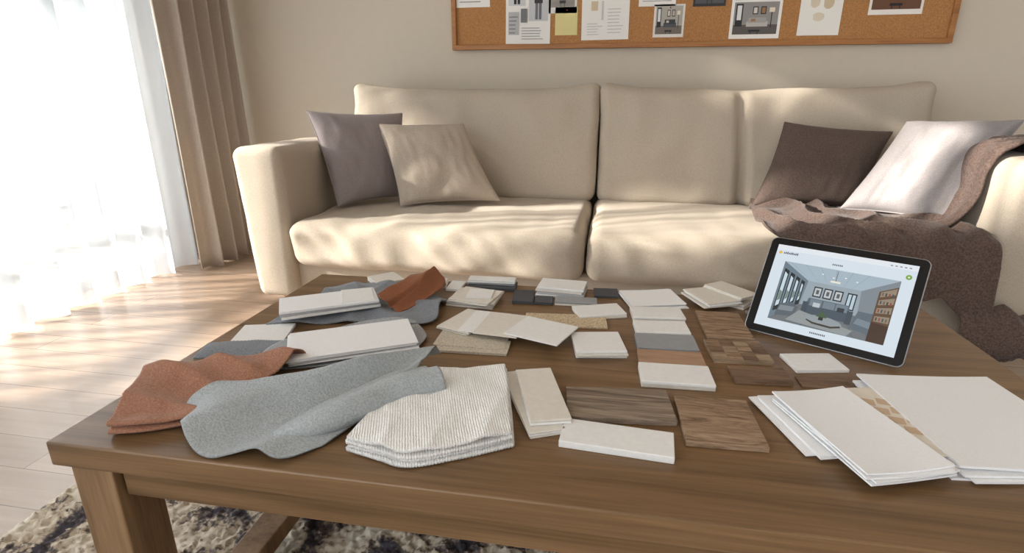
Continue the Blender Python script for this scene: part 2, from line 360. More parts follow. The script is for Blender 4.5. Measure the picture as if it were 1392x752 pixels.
for nm,x0,x1,sd in (('seat_cushion_left',-1.338,-.083,1),('seat_cushion_right',-.075,1.314,2)):
    mb=MB()
    def sfn(X,q,sd=sd):
        if q[1]<-.5:
            k=max(0,1-abs(q[2]))**.5
            X.y+=.022*noise.noise(Vector((X.x*3.5+sd*9+X.z*3,X.z*8,1)))+.024*k*noise.noise(Vector((X.x*11+X.z*14+sd*9,X.z*9-X.x*3,1)))
            X.z+=.010*noise.noise(Vector((X.x*3+sd*4,2,1)))*(q[2]<0)
        X.z+=(.012*noise.noise(Vector((X.x*4,X.y*4,sd*8)))+.007*noise.noise(Vector((X.x*10+sd,X.y*4,sd*8))))*(q[2]>0)
        return X
    softbox(mb,((x0+x1)/2,2.5,.345),(x1-x0,.85,.20),sf,r=.058,bulge=(0,.03,.10),amp=.003,fn=sfn,seed=sd,fs=6)
    mb.obj(nm,parent=S)
for nm,x0,x1,sd in (('back_cushion_left',-1.375,-.072,3),('back_cushion_right',-.062,1.435,4)):
    mb=MB(); w=(x1-x0)/2
    def bfn(X,q,w=w,sd=sd):
        u=X.x/w; up=max(0,X.z/.29); au=abs(u); x0_,z0_=X.x,X.z
        X.z+= up*(.040*au**5-.020)
        X.x*=1+.014*up
        X.y+= .085*(X.z/.29)*.75
        if sd==4:
            cx_=-.075-.06*z0_
            X.y+= .050*math.exp(-((x0_-cx_)/.022)**2)*(1-.5*up)*(q[1]<0)+.012*(q[1]<0)*(1/(1+math.exp(-(x0_-cx_)/.02)))
            X.z-= .010*math.exp(-((x0_+.09)/.10)**2)*up
        if q[1]<0: X.y+=.020*noise.noise(Vector((X.x*3.3,X.z*3.3,sd)))+.012*noise.noise(Vector((X.x*8,X.z*6,sd)))+.012*(au**6)*math.sin(X.z*26+sd)
        return X
    softbox(mb,((x0+x1)/2,2.945,.72),(x1-x0,.20,.57),sf,r=.05,step=.018,bulge=(0,.30,0),amp=.003,fn=bfn,seed=sd)
    mb.obj(nm,parent=S)
mb=MB()
for x in (-1.42,1.40):
    for y in (2.18,3.08):
        mb.add([(x-.022,y-.022,.11),(x+.022,y-.022,.11),(x+.022,y+.022,.11),(x-.022,y+.022,.11),(x-.014,y-.014,0),(x+.014,y-.014,0),(x+.014,y+.014,0),(x-.014,y+.014,0)],[[0,1,2,3],[4,7,6,5],[0,4,5,1],[1,5,6,2],[2,6,7,3],[3,7,4,0]],lg)
mb.obj('legs',.002,parent=S)
lav=fabric('lavender_grey_linen',(148,138,138),scale=300,strength=.4); bei=fabric('beige_linen',(180,167,152),scale=300,strength=.4); brn=fabric('brown_weave',(94,80,73),scale=220,strength=.6,var=.2,sheen=.1); sil=fabric('silver_satin_linen',(148,142,142),.6,scale=300,strength=.3,sheen=.3)
pillow('lavender_throw_pillow',(-1.40,2.46,.885),(-1.05,2.76,.868),(-1.01,2.66,.47),(-1.235,2.36,.462),.15,lav,seed=1,amp=.008)
pillow('beige_throw_pillow',(-1.115,2.60,.822),(-.725,2.73,.82),(-.515,2.58,.475),(-.955,2.43,.465),.14,bei,seed=2,amp=.008)
pillow('brown_throw_pillow',(.765,2.76,.838),(1.215,2.76,.80),(1.09,2.64,.49),(.632,2.60,.480),.15,brn,seed=3)
pillow('silver_throw_pillow',(1.20,2.62,.848),(1.50,2.42,.865),(1.265,2.30,.495),(.962,2.50,.50),.17,sil,seed=4,amp=.010)
# throw blanket
bl=fabric('mohair_throw',(92,76,69),.95,150,1.0,.32,.004,sheen=.15)
mb=MB()
rows=[[(.72,2.80,.478),(.85,2.82,.478),(1.0,2.82,.478),(1.15,2.82,.48),(1.30,2.82,.48)],
      [(.64,2.66,.480),(.80,2.66,.482),(.95,2.66,.482),(1.12,2.66,.482),(1.30,2.66,.484)],
      [(.60,2.48,.482),(.76,2.46,.486),(.93,2.48,.486),(1.10,2.46,.488),(1.30,2.48,.490)],
      [(.585,2.28,.480),(.75,2.25,.484),(.92,2.26,.486),(1.10,2.25,.486),(1.30,2.26,.486)],
      [(.60,2.12,.468),(.75,2.095,.476),(.90,2.08,.478),(1.08,2.07,.478),(1.30,2.07,.478)],
      [(.68,2.055,.43),(.80,2.04,.41),(.93,2.03,.40),(1.10,2.025,.38),(1.31,2.03,.37)],
      [(.80,2.045,.38),(.90,2.03,.35),(1.0,2.02,.30),(1.14,2.015,.25),(1.31,2.015,.20)]]
cloth(mb,rows,bl,120,150,.014,7,seed=1,rip=(.034,20,9),zmin=None)
rows=[[(1.12,y,.49),(1.22,y,.50),(1.285,y,.60),(1.298,y,.70),(1.335,y-.01,.775),(1.43,y,.79),(1.53,y,.775),(1.558,y,.66),(1.56,y,.46)] for y in (2.86,2.7,2.55,2.4,2.2)]
cloth(mb,rows,bl,110,90,.010,8,seed=2,rip=(.020,6,36))
rows=[[(1.22,2.04,.24),(1.32,2.04,.25),(1.42,2.05,.22),(1.46,2.06,.19)],[(1.21,1.99,.2),(1.32,1.97,.21),(1.43,1.98,.19),(1.48,2.0,.16)],[(1.22,1.98,.12),(1.32,1.96,.12),(1.43,1.97,.12),(1.48,2.0,.11)],[(1.24,2.05,.05),(1.32,2.05,.04),(1.42,2.06,.05),(1.47,2.08,.07)]]
cloth(mb,rows,bl,60,60,.022,14,seed=3,rip=(.02,50,10))
mb.obj('throw_blanket',solid=.007)
# ---------------------------------------------------------------- rug
rm,nt,b=base('shag_rug_wool'); L=nt.links; v=mapped(nt)
n=N(nt,'ShaderNodeTexNoise',Scale=9,Detail=2,Distortion=.6); L.new(v,n.inputs[0]); n2=N(nt,'ShaderNodeTexNoise',Scale=90,Detail=3); L.new(v,n2.inputs[0])
ad=N(nt,'ShaderNodeMath',operation='MULTIPLY_ADD'); L.new(n2.outputs[0],ad.inputs[0]); ad.inputs[1].default_value=.45; L.new(n.outputs[0],ad.inputs[2])
L.new(ramp(nt,ad.outputs[0],[(.60,(76,72,78)),(.68,(128,118,112)),(.74,(204,190,170)),(.9,(226,217,200))]),b.inputs['Base Color']); b.inputs['Roughness'].default_value=1
b.inputs['Specular IOR Level'].default_value=.1
mb=MB(); g=[]
nx,ny=420,330
for i in range(ny+1):
    row=[]
    for j in range(nx+1):
        x=-1.31+2.5*j/nx; y=-.85+1.83*i/ny
        e=min(1,min(j,nx-j,i,ny-i)/4)
        z=.003+e*(.010+.010*noise.noise(Vector((x*60,y*60,0)))+.008*random.random())
        row.append(Vector((x+random.uniform(-.003,.003),y+random.uniform(-.003,.003),z)))
    g.append(row)
mb.grid(g,rm); mb.obj('shag_rug')
# ---------------------------------------------------------------- coffee table
T=empty('coffee_table')
tw=wood('walnut_table',(98,74,50),(122,94,65),(140,110,79),scale=(1.3,34,34),rough=.32)
tl_=wood('walnut_table_leg',(112,85,59),(139,109,78),(158,128,95),scale=(26,26,1.6),rough=.45)
TX0,TX1,TY0,TY1=-.825,.78,.585,1.435
mb=MB(); mb.box((TX0,TY0,.408),(TX1,TY1,.45),tw); mb.obj('top',.003,parent=T)
mb=MB(); mb.box((TX0+.1,TY0+.022,.35),(TX1-.1,TY0+.045,.408),tw); mb.box((TX0+.1,TY1-.045,.35),(TX1-.1,TY1-.022,.408),tw)
mb.box((TX0+.022,TY0+.09,.35),(TX0+.045,TY1-.09,.408),tw); mb.box((TX1-.045,TY0+.09,.35),(TX1-.022,TY1-.09,.408),tw); mb.obj('apron',.002,parent=T)
mb=MB()
for x in (TX0+.018,TX1-.093):
    for y in (TY0+.012,TY1-.092): mb.box((x,y,.026),(x+.075,y+.08,.408),tl_)
mb.obj('legs',.003,parent=T)
mb=MB()
for x in (TX0+.13,TX1-.19): mb.box((x,TY0+.05,.06),(x+.06,TY1-.05,.10),tl_)
for x in (TX0+.09,TX1-.13):
    for y in (TY0+.05,TY1-.09): mb.box((x,y,.06),(x+.05,y+.04,.10),tl_)
mb.obj('stretchers',.003,parent=T)
# ---------------------------------------------------------------- samples on table
ZT=.4503
wh=plain('white_tile',(236,235,233),.45,.4,.1,120,var=.03); ow=plain('cream_tile',(222,216,206),.6,.3,.2,120); gy=plain('grey_tile',(152,154,156),.6,.3,.15,90); dk=plain('charcoal_tile',(78,80,85),.6,.3,.2,90)
pp=plain('white_paper',(240,240,241),.75,.3,.3,420,var=.03); pe=plain('paper_edge_grey',(176,176,178),.8,.2)
w_a=wood('striped_oak_veneer',(84,71,60),(134,118,102),(168,151,133),scale=(5,75,75),rough=.6,bump=.6,spec=.25)
w_b=wood('weathered_walnut_veneer',(96,76,60),(146,120,97),(176,150,126),scale=(9,50,50),rot=(0,0,.5),rough=.65,bump=.6,dist=2.0,spec=.2)
w_c=wood('ash_parquet_veneer',(124,104,84),(154,131,108),(180,157,132),scale=(12,60,60),rough=.65,bump=.5,spec=.2)
w_d=wood('dark_walnut_veneer',(90,69,54),(118,93,74),(140,114,92),scale=(10,90,90),rough=.6,spec=.2)
tn=wood('terracotta_veneer',(150,118,94),(168,134,109),(182,149,122),scale=(10,70,70),rough=.7)
ckb=fabric('cork_sample',(200,180,150),.9,260,.5,.25,sheen=0)
lin_=fabric('oatmeal_weave',(200,188,168),.95,500,.6,.25,.001,rib=(160,0))
def S1(name,specs,bev=.0012):
    mb=MB()
    for q,z0,z1,n,ms,j in specs: stack(mb,q,z0,z1,n,ms,j)
    return mb.obj(name,bevel=bev)
S1('striped_oak_sample',[([(-62,873),(123,890),(120,796),(-42,774)],ZT,.462,1,[w_a],0)])
S1('white_ceramic_tile',[([(-42,762),(117,766),(113,706),(-62,697)],ZT,.462,1,[wh],0)])
S1('weathered_walnut_sample',[([(133,874),(251,883),(250,750),(130,738)],ZT,.460,1,[w_b],0)])
S1('tile_sample_row',[([(68,1288),(181,1302),(193,1234),(69,1216)],ZT,.463,2,[ow,wh],.4),
 ([(72,1204),(184,1215),(194,1148),(73,1136)],ZT,.462,1,[wh],0),
 ([(73,1134),(194,1140),(199,1069),(73,1057)],ZT,.461,1,[gy],0),
 ([(75,1052),(198,1058),(203,997),(74,990)],ZT,.461,1,[tn],0),
 ([(75,987),(202,992),(205,919),(73,909)],ZT,.464,2,[ow,wh],.4)])
S1('walnut_veneer_sample',[([(221,1295),(327,1304),(315,1146),(224,1138)],ZT,.459,1,[w_b],0)])
mb=MB(); c,w_,h_,a_=rect([(220,1127),(323,1134),(338,1044),(216,1031)]); mb.prism(rpoly(c,w_,h_,a_),ZT,.4595,w_c)
for i in range(4):
    for j in range(3):
        ux=Vector((math.cos(a_),math.sin(a_)));uy=Vector((-ux.y,ux.x)); cc=c+ux*((i-1.5)*w_/4)+uy*((j-1)*h_/3)
        mb.prism(rpoly(cc,w_/4-.0012,h_/3-.0012,a_),.4595,.4603,(w_c,w_d,w_b)[(i*2+j)%3])
mb.obj('parquet_sample')
S1('smoked_oak_sample',[([(243,1011),(343,1017),(348,963),(245,952)],ZT,.459,1,[w_d],0)])
S1('dark_walnut_sample',[([(360,1000),(451,1004),(450,966),(362,958)],ZT,.453,1,[w_d],0)])
S1('white_square_tile',[([(356,1087),(454,1103),(467,1037),(368,1014)],ZT,.458,1,[wh],0)])
S1('cream_tile_stack',[([(-174,904),(-118,930),(-54,740),(-104,714)],ZT,.462,3,[ow,wh,ow],.5),([(-156,905),(-96,912),(-30,760),(-98,737)],.4625,.471,2,[wh,ow],.5)])
def sheets(name,specs,mat=pp,seed=1):
    """stacks of slightly curled paper"""
    mb=MB()
    for q,z0,t,n,j,curl in specs:
        c,w,h,a=rect(q)
        for k in range(n):
            P=rpoly(c,w,h,a,j if k<n-1 else 0); P=[Vector(p) for p in P]; zb=z0+k*t
            g=[]
            M=14
            for i in range(M+1):
                row=[]
                for jx in range(M+1):
                    u=jx/M;v=i/M; p=(P[0]*(1-u)+P[1]*u)*(1-v)+(P[3]*(1-u)+P[2]*u)*v
                    zz=zb+curl*((u-.5)**2*4)*(k+1)/n+.0006*noise.noise(Vector((p.x*14,p.y*14,seed+k)))
                    row.append(Vector((p.x,p.y,max(zz,ZT+.0008))))
                g.append(row)
            top=g; bot=[[p-Vector((0,0,t*.8)) for p in r] for r in g]
            mb.grid(top,mat); mb.grid([r[::-1] for r in bot],mat)
            ring=lambda G:[G[0][x] for x in range(M)]+[G[y][M] for y in range(M)]+[G[M][M-x] for x in range(M)]+[G[M-y][0] for y in range(M)]
            mb.grid([ring(bot),ring(top)],mat,smooth=False,closed=True)
    return mb.obj(name)
sheets('white_paper_stack',[([(250,908),(378,925),(438,780),(305,745)],ZT+.003,.0026,2,3,.0),([(262,900),(386,918),(450,772),(322,740)],ZT+.0085,.0026,2,2.5,.0),([(278,903),(402,898),(490,734),(360,672)],ZT+.0155,.0034,4,1.3,.003)])
sheets('blank_sheet_stack',[([(466,1004),(675,1000),(720,770),(482,712)],ZT+.003,.0045,5,1.5,.002)],seed=5)
mb=MB(); stack(mb,[(385,935),(470,935),(525,765),(430,735)],.4690,.4708,1,[plain('sand_card',(226,217,203),.8)],0)
tnp=plain('terracotta_patch',(204,178,150),.8)
for i in range(4):
    for j in range(3):
        c=Vector((.412+.011*i+.026*j,.886-.026*i+.004*j)); mb.prism(rpoly(c,.021,.019,-.2),.4709,.4713,tnp)
mb.obj('color_chip_card')
S1('sample_booklet',[([(-655,985),(-429,1058),(-352,975),(-580,852)],.4635,.4775,4,[pp,pe,pp,pp],.9)],.0006)
S1('tile_catalog_stack',[([(-769,1130),(-568,1220),(-522,1155),(-705,1030)],.4735,.4925,3,[wh,pe,pp],.7),([(-640,1195),(-575,1225),(-530,1150),(-600,1115)],.4926,.4945,1,[wh],.1)],.0008)
S1('white_rectangular_tile',[([(-800,1035),(-695,1053),(-650,954),(-765,934)],ZT,.458,1,[wh],0)])
S1('small_white_tile_pair',[([(-687,1400),(-600,1425),(-540,1395),(-600,1355)],ZT,.464,2,[wh,ow],.5)])
S1('white_tile_pair',[([(-500,1425),(-440,1425),(-420,1370),(-480,1365)],ZT,.460,2,[wh,ow],.5),([(-420,1420),(-380,1420),(-380,1350),(-420,1350)],ZT,.458,1,[wh],.5)])
S1('oatmeal_woven_swatch',[([(-346,1069),(-191,1028),(-183,988),(-325,987)],ZT,.457,2,[lin_],.5),([(-360,1150),(-200,1120),(-190,1000),(-330,1010)],.4571,.459,1,[lin_],0)])
S1('fanned_tile_cards',[([(-331,1216),(-266,1155),(-268,1040),(-332,1085)],.4592,.467,3,[ow,wh,ow],1),
 ([(-300,1190),(-215,1165),(-215,1050),(-300,1060)],.4672,.470,1,[wh],0),
 ([(-260,1180),(-170,1150),(-165,1035),(-265,1045)],.4702,.473,1,[ow],0),
 ([(-172,1157),(-50,1105),(-88,1002),(-195,1050)],.4732,.4765,1,[wh],0)])
S1('white_tile_stack',[([(-60,1112),(35,1106),(52,1040),(-53,985)],ZT,.467,3,[wh,ow,wh],.8)])
S1('cream_sample_stack',[([(-385,1337),(-240,1345),(-280,1235),(-375,1250)],ZT,.466,3,[ow,wh,ow],1.6),([(-365,1325),(-235,1330),(-290,1225),(-375,1240)],.4662,.472,2,[ow],1.6),([(-340,1310),(-280,1320),(-270,1250),(-340,1255)],.4722,.475,1,[wh],0)])
S1('grey_swatch_book',[([(-368,1428),(-241,1428),(-236,1395),(-368,1390)],.4602,.474,3,[gy,wh,wh],.4),([(-368,1430),(-238,1430),(-232,1375),(-366,1370)],ZT,.460,1,[dk],0)])
S1('white_sample_box_stack',[([(-167,1430),(-40,1427),(-54,1350),(-172,1350)],ZT,.476,4,[wh,pe,ow,wh],1.2)])
S1('charcoal_tile_set',[([(-237,1375),(-180,1375),(-176,1295),(-227,1285)],ZT,.458,2,[dk],.6),([(-172,1340),(-125,1340),(-126,1295),(-170,1287)],ZT,.458,2,[dk],.6),([(-120,1336),(-14,1340),(-16,1300),(-120,1290)],ZT,.461,2,[ow,gy],.3),([(-28,1430),(37,1430),(38,1375),(-23,1365)],ZT,.457,2,[dk],.5)])
sheets('sample_paper_fan',[([(31,1420),(168,1425),(214,1330),(76,1308)],ZT+.002,.0025,4,2.2,.001)])
S1('cork_swatch',[([(-190,1246),(0,1210),(20,1150),(-165,1165)],ZT,.4555,1,[ckb],0)])
S1('grey_tile_pair',[([(-88,1280),(35,1295),(62,1239),(-44,1215)],ZT,.461,2,[ow,wh],.5)])
S1('beige_board_stack',[([(205,1418),(290,1428),(390,1420),(355,1360)],ZT,.464,2,[ow,ow],.8),([(190,1400),(270,1420),(350,1330),(250,1315)],.4642,.478,3,[ow,wh,ow],1.2),([(235,1422),(300,1428),(395,1380),(340,1345)],.4782,.486,2,[ow],.6)])
S1('small_stone_chips',[([(340,1325),(400,1335),(415,1290),(348,1280)],ZT,.457,1,[gy],0),([(400,1400),(450,1405),(450,1360),(405,1355)],ZT,.4575,1,[wh],0)])
# fabrics
gfm=fabric('grey_felt',(126,130,137),.95,300,.8,.16); blm=fabric('mist_blue_boucle',(170,176,179),.95,300,.9,.13,.0018); tem=fabric('terracotta_dotted_cotton',(164,117,93),.95,260,.7,.14,.0015,speck=((222,198,180),360,.10)); orm=fabric('rust_cotton',(148,96,68),.9,300,.4,.12,sheen=.05); wkm=fabric('white_rib_knit',(244,243,241),.95,240,.65,.05,.0016,rib=(80,-.35))
mb=MB()
cloth(mb,[[(-.75,1.04,.453),(-.66,1.07,.453),(-.55,1.10,.453),(-.45,1.11,.454),(-.42,1.09,.454)],
 [(-.74,1.12,.464),(-.66,1.14,.465),(-.55,1.15,.464),(-.44,1.14,.462),(-.38,1.13,.460)],
 [(-.72,1.20,.464),(-.64,1.23,.465),(-.54,1.24,.464),(-.44,1.22,.460),(-.39,1.20,.458)],
 [(-.72,1.27,.462),(-.64,1.30,.465),(-.56,1.32,.464),(-.46,1.28,.46),(-.39,1.26,.455)],
 [(-.74,1.31,.454),(-.66,1.34,.458),(-.58,1.36,.46),(-.50,1.34,.458),(-.43,1.30,.454)]],gfm,100,100,.003,16,.002,.4525,seed=4,fan=(-.60,1.22,.03,9,0,.25))
mb.obj('grey_felt_swatch',solid=.003)
mb=MB()
cloth(mb,[[(-.66,.86,.453),(-.58,.865,.453),(-.48,.91,.453),(-.38,.96,.453)],
 [(-.67,.93,.459),(-.58,.95,.459),(-.48,1.0,.459),(-.37,1.02,.459)],
 [(-.64,1.0,.459),(-.56,1.04,.459),(-.48,1.07,.463),(-.38,1.06,.457)],
 [(-.60,1.02,.458),(-.54,1.07,.466),(-.47,1.10,.470),(-.42,1.11,.462)]],fabric('light_grey_tweed',(160,162,165),.95,300,.8,.16),70,70,.001,16,.002,.4525,seed=5)
cloth(mb,[[(-.80,.87,.453),(-.72,.89,.453),(-.66,.91,.453)],[(-.80,.895,.458),(-.72,.92,.459),(-.655,.935,.458)],[(-.81,.93,.456),(-.72,.955,.459),(-.655,.97,.456)]],gfm,50,40,.002,16,.002,.4525,seed=6)
mb.obj('tweed_swatch',solid=.0025)
mb=MB()
cloth(mb,[[(-.525,1.15,.4965),(-.515,1.22,.4965),(-.505,1.30,.49),(-.495,1.38,.475)],
 [(-.515,1.14,.499),(-.50,1.20,.502),(-.487,1.28,.506),(-.475,1.38,.494)],
 [(-.50,1.14,.490),(-.482,1.20,.496),(-.465,1.28,.506),(-.452,1.38,.498)],
 [(-.495,1.15,.470),(-.470,1.20,.474),(-.445,1.28,.484),(-.430,1.37,.480)],
 [(-.475,1.14,.466),(-.445,1.20,.466),(-.42,1.27,.468),(-.415,1.34,.468)]],orm,70,70,.004,16,.0,.466,seed=7,rip=(.010,90,-14))
mb.obj('rust_cotton_swatch',solid=.003)
mb=MB()
fr_=[(-.735,.612),(-.70,.622),(-.665,.638),(-.63,.66),(-.605,.68)]
bk_=[(-.80,.76),(-.74,.795),(-.68,.825),(-.62,.855),(-.565,.875)]
def lay(t,z,dz=0): return [(a[0]*(1-t)+b[0]*t,a[1]*(1-t)+b[1]*t,max(.4535,z-dz*k)) for k,(a,b) in enumerate(zip(fr_,bk_))]
cloth(mb,[lay(.6,.4535),lay(.3,.4535),lay(.06,.4545),lay(.0,.459),lay(.05,.463,.001),lay(.15,.4635,.001)],tem,120,60,.001,12,.002,.4525,seed=8)
cloth(mb,[lay(.3,.466,.001),lay(.09,.466,.001),lay(.01,.470,.001),lay(.03,.475,.002),lay(.2,.477,.0045),lay(.5,.480,.005),lay(.8,.486,.001),lay(1.0,.486,.0),lay(1.08,.466,.0),lay(1.1,.453)],tem,120,120,.003,16,.002,.4525,seed=9,rip=(.010,12,46))
mb.obj('terracotta_fabric_swatch',solid=.003)
mb=MB()
cloth(mb,[
 [(-.650,.66,.454),(-.60,.612,.454),(-.545,.592,.454),(-.49,.605,.454),(-.443,.60,.454),(-.40,.645,.455)],
 [(-.658,.68,.468),(-.603,.650,.459),(-.545,.64,.455),(-.485,.65,.455),(-.43,.66,.456),(-.375,.70,.460)],
 [(-.655,.695,.482),(-.600,.690,.475),(-.54,.695,.462),(-.475,.71,.458),(-.41,.73,.458),(-.345,.77,.462)],
 [(-.645,.708,.490),(-.592,.715,.485),(-.53,.735,.474),(-.46,.765,.469),(-.39,.80,.466),(-.325,.85,.470)],
 [(-.634,.722,.494),(-.578,.738,.492),(-.508,.768,.488),(-.437,.808,.487),(-.375,.855,.486),(-.318,.905,.488)],
 [(-.625,.734,.492),(-.566,.753,.490),(-.497,.785,.487),(-.43,.827,.485),(-.37,.875,.483),(-.314,.928,.484)],
 [(-.618,.744,.486),(-.558,.764,.484),(-.490,.797,.480),(-.425,.840,.478),(-.365,.888,.475),(-.310,.942,.472)]],
 blm,180,160,.0022,16,.0022,.4535,seed=10,fan=(-.26,.98,.046,22,2.0,.30))
ax0=Vector((-.475,.640,0)); ax1=Vector((-.268,.808,0)); dd=(ax1-ax0).normalized(); nn=Vector((dd.y,-dd.x,0))
rows=[]
for phd,rf in ((150+360,.35),(200,.45),(235,.52),(270,.62),(300,.82),(330,.97),(0,1),(30,1),(60,1),(90,1),(120,1.05),(150,1.3),(172,1.9),(180,2.6)):
    ph=math.radians(phd); row=[]
    for k in range(7):
        t=k/6; r=(.006+.024*math.sin(min(1,t*1.5)*1.5708)-.006*t)*(1+.10*math.sin(7*t+1)); c=ax0.lerp(ax1,t)+Vector((0,0,.4550+r))+nn*.010*math.sin(6*t)
        row.append(tuple(c+nn*math.cos(ph)*r*rf+Vector((0,0,math.sin(ph)*r*(rf if phd>=200 or phd<150 else 1)))))
    rows.append(row)
cloth(mb,rows,blm,120,130,.0025,18,.0022,.4535,seed=13)
mb.obj('mist_blue_fabric_swatch',solid=.003)
mb=MB()
for k,(z,sh) in enumerate(((.4548,.0),(.4612,.005),(.4676,.001),(.4745,.004))):
    A=.004 if k==3 else .0004
    cloth(mb,[
     [(-.362+sh,.642,z),(-.305,.628+sh,z),(-.258,.620+sh,z),(-.19,.652+sh,z),(-.120-sh,.694+sh,z)],
     [(-.358+sh,.69,z),(-.30,.680,z),(-.25,.678,z+A),(-.19,.705,z),(-.130-sh,.740,z)],
     [(-.350+sh,.75,z),(-.295,.750,z+A),(-.245,.755,z),(-.195,.775,z+A),(-.143-sh,.795,z)],
     [(-.340+sh,.81,z),(-.29,.815,z),(-.243,.828,z+A),(-.20,.843,z),(-.157-sh,.855,z)],
     [(-.33+sh,.86,z),(-.285,.87,z),(-.24,.885,z),(-.205,.895,z),(-.170-sh,.905,z)]],wkm,130,130,A*.9,18,.0018,.4535,seed=11+k,rip=(.004,34,12) if k==3 else None)
mb.obj('white_knit_swatch',solid=.0048)
# ---------------------------------------------------------------- tablet
Tb=empty('tablet_computer')
BLc=Vector((.314,1.218,.4540)); BRc=Vector((.569,1.063,.4540)); ex=(BRc-BLc).normalized(); nb=Vector((0,0,1)).cross(ex).normalized()
ti=math.radians(33); ey=(Vector((0,0,1))*math.cos(ti)+nb*math.sin(ti)).normalized(); ez=ex.cross(ey).normalized()
if ez.y>0: ez=-ez
M=Matrix(((ex.x,ey.x,ez.x,BLc.x),(ex.y,ey.y,ez.y,BLc.y),(ex.z,ey.z,ez.z,BLc.z),(0,0,0,1)))
TW,TH=.300,.226
def rr(w0,h0,w1,h1,r,n=8):
    out=[]
    for cx,cy,a0 in ((w1-r,h0+r,-90),(w1-r,h1-r,0),(w0+r,h1-r,90),(w0+r,h0+r,180)):
        for k in range(n+1):
            a=math.radians(a0+90*k/n); out.append((cx+r*math.cos(a),cy+r*math.sin(a)))
    return out
mb=MB(); mb.prism(rr(0,0,TW,TH,.014),-.006,0,plain('brushed_aluminium',(170,172,176),.35,metal=.9)); mb.obj('body',.0015,parent=Tb,M=M)
mb=MB(); mb.prism(rr(.0018,.0018,TW-.0018,TH-.0018,.0125),0,.0004,plain('black_glass_bezel',(8,8,10),.3,.3)); mb.obj('bezel',parent=Tb,M=M)
mb=MB(); E=.88
lv=[0]
def sp(poly,c,e=E):
    lv[0]+=1; z=.0006+lv[0]*.00002
    n=len(poly); a=sum(poly[i][0]*poly[(i+1)%n][1]-poly[(i+1)%n][0]*poly[i][1] for i in range(n))
    if a<0: poly=poly[::-1]
    mb.add([(x,y,z) for x,y in poly],[list(range(n))],flat(c,e))
def sr(x0,y0,x1,y1,c): sp([(x0,y0),(x1,y0),(x1,y1),(x0,y1)],c)
sx0,sy0,sx1,sy1=.018,.017,TW-.018,TH-.017
sr(sx0,sy0,sx1,sy1,(222,234,244)); sr(sx0,sy1-.012,sx1,sy1,(236,242,248))
IX0,IX1,IY0,IY1=.042,.260,.036,.172
def I(u,v): return (IX0+u*(IX1-IX0),IY0+v*(IY1-IY0))
def ip(pts,c): sp([I(*p) for p in pts],c)
def iq(a,b,c,d,cl): ip([(a,c),(b,c),(b,d),(a,d)],cl)
ip([(0,0),(1,0),(1,1),(0,1)],(150,166,176))
ip([(0,1),(1,1),(.72,.74),(.26,.74)],(170,188,200))
for k in range(6): ip([(.05+.14*k,1),(.06+.14*k,1),(.29+.07*k,.74),(.286+.07*k,.74)],(156,174,188))
ip([(0,0),(1,0),(.74,.34),(.24,.34)],(112,118,122))
for k in range(7): ip([(-.0+.15*k,0),(.01+.15*k,0),(.275+.07*k,.34),(.27+.07*k,.34)],(98,104,108))
ip([(0,0),(.24,.34),(.26,.74),(0,1)],(110,128,142))
ip([(1,0),(.74,.34),(.72,.74),(1,1)],(130,141,149))
ip([(.26,.34),(.74,.34),(.72,.74),(.26,.74)],(156,170,180))
for a,b in ((.02,.07),(.085,.13),(.145,.185),(.20,.235)): 
    ip([(a,.12+a*.9),(b,.12+b*.9),(b,.90-b*.8),(a,.90-a*.8)],(26,36,42)); ip([(a+.010,.2+a*.9),(b-.010,.2+b*.9),(b-.010,.84-b*.8),(a+.010,.84-a*.8)],(206,224,234)); ip([(a+.012,.3+a*.7),(b-.012,.3+b*.7),(b-.012,.46+b*.3),(a+.012,.5+a*.3)],(116,140,132))
for a in (.33,.42,.51): iq(a,a+.075,.50,.67,(30,34,38)); iq(a+.01,a+.065,.52,.65,(196,202,206)); iq(a+.025,a+.05,.55,.62,(90,96,100))
iq(.62,.70,.40,.67,(30,36,40)); iq(.63,.655,.42,.65,(190,210,222)); iq(.665,.69,.42,.65,(190,210,222))
ip([(.29,.33),(.68,.33),(.66,.47),(.31,.47)],(88,102,114)); ip([(.27,.22),(.70,.20),(.69,.35),(.29,.35)],(72,86,98)); 
for a in (.33,.445,.555): iq(a,a+.10,.35,.46,(118,134,146)); 
iq(.36,.42,.34,.41,(196,204,208)); iq(.57,.63,.34,.41,(44,54,64))
iq(.27,.32,.2,.40,(64,78,90)); iq(.655,.705,.18,.39,(64,78,90))
ip([(.70,.14),(.90,.08),(.92,.30),(.86,.42),(.74,.42)],(94,108,120)); ip([(.73,.22),(.88,.18),(.89,.28),(.75,.31)],(124,138,150))
ip([(.05,.08),(.22,.12),(.24,.28),(.18,.34),(.07,.28)],(92,102,110)); ip([(.07,.17),(.2,.19),(.21,.27),(.08,.26)],(130,142,150))
ip([(.16,.04),(.70,.0),(.74,.10),(.26,.24)],(150,156,158))
ip([(.34,.11),(.40,.07),(.56,.06),(.64,.10),(.62,.16),(.54,.20),(.40,.20),(.34,.16)],(60,52,46)); ip([(.33,.135),(.40,.10),(.56,.09),(.65,.135),(.62,.18),(.54,.215),(.40,.215),(.34,.18)],(150,160,166)); iq(.44,.48,.15,.22,(40,44,40)); ip([(.41,.2),(.46,.3),(.51,.2)],(70,96,64))
ip([(.86,.0),(1,0),(1,.9),(.86,.78)],(98,72,52))
for k in range(4):
    ip([(.875,.32+.125*k),(.99,.32+.15*k),(.99,.42+.15*k),(.875,.40+.125*k)],(150,136,118))
    for m_ in range(4): iq(.885+.026*m_,.897+.026*m_,.335+.13*k,.385+.13*k,((70,60,56),(150,70,50),(60,80,96),(110,96,80))[(m_+k)%4])
ip([(.86,0),(1,0),(1,.28),(.86,.3)],(66,44,30))
iq(.49,.494,.8,.98,(60,60,60)); iq(.45,.535,.78,.81,(240,236,220))
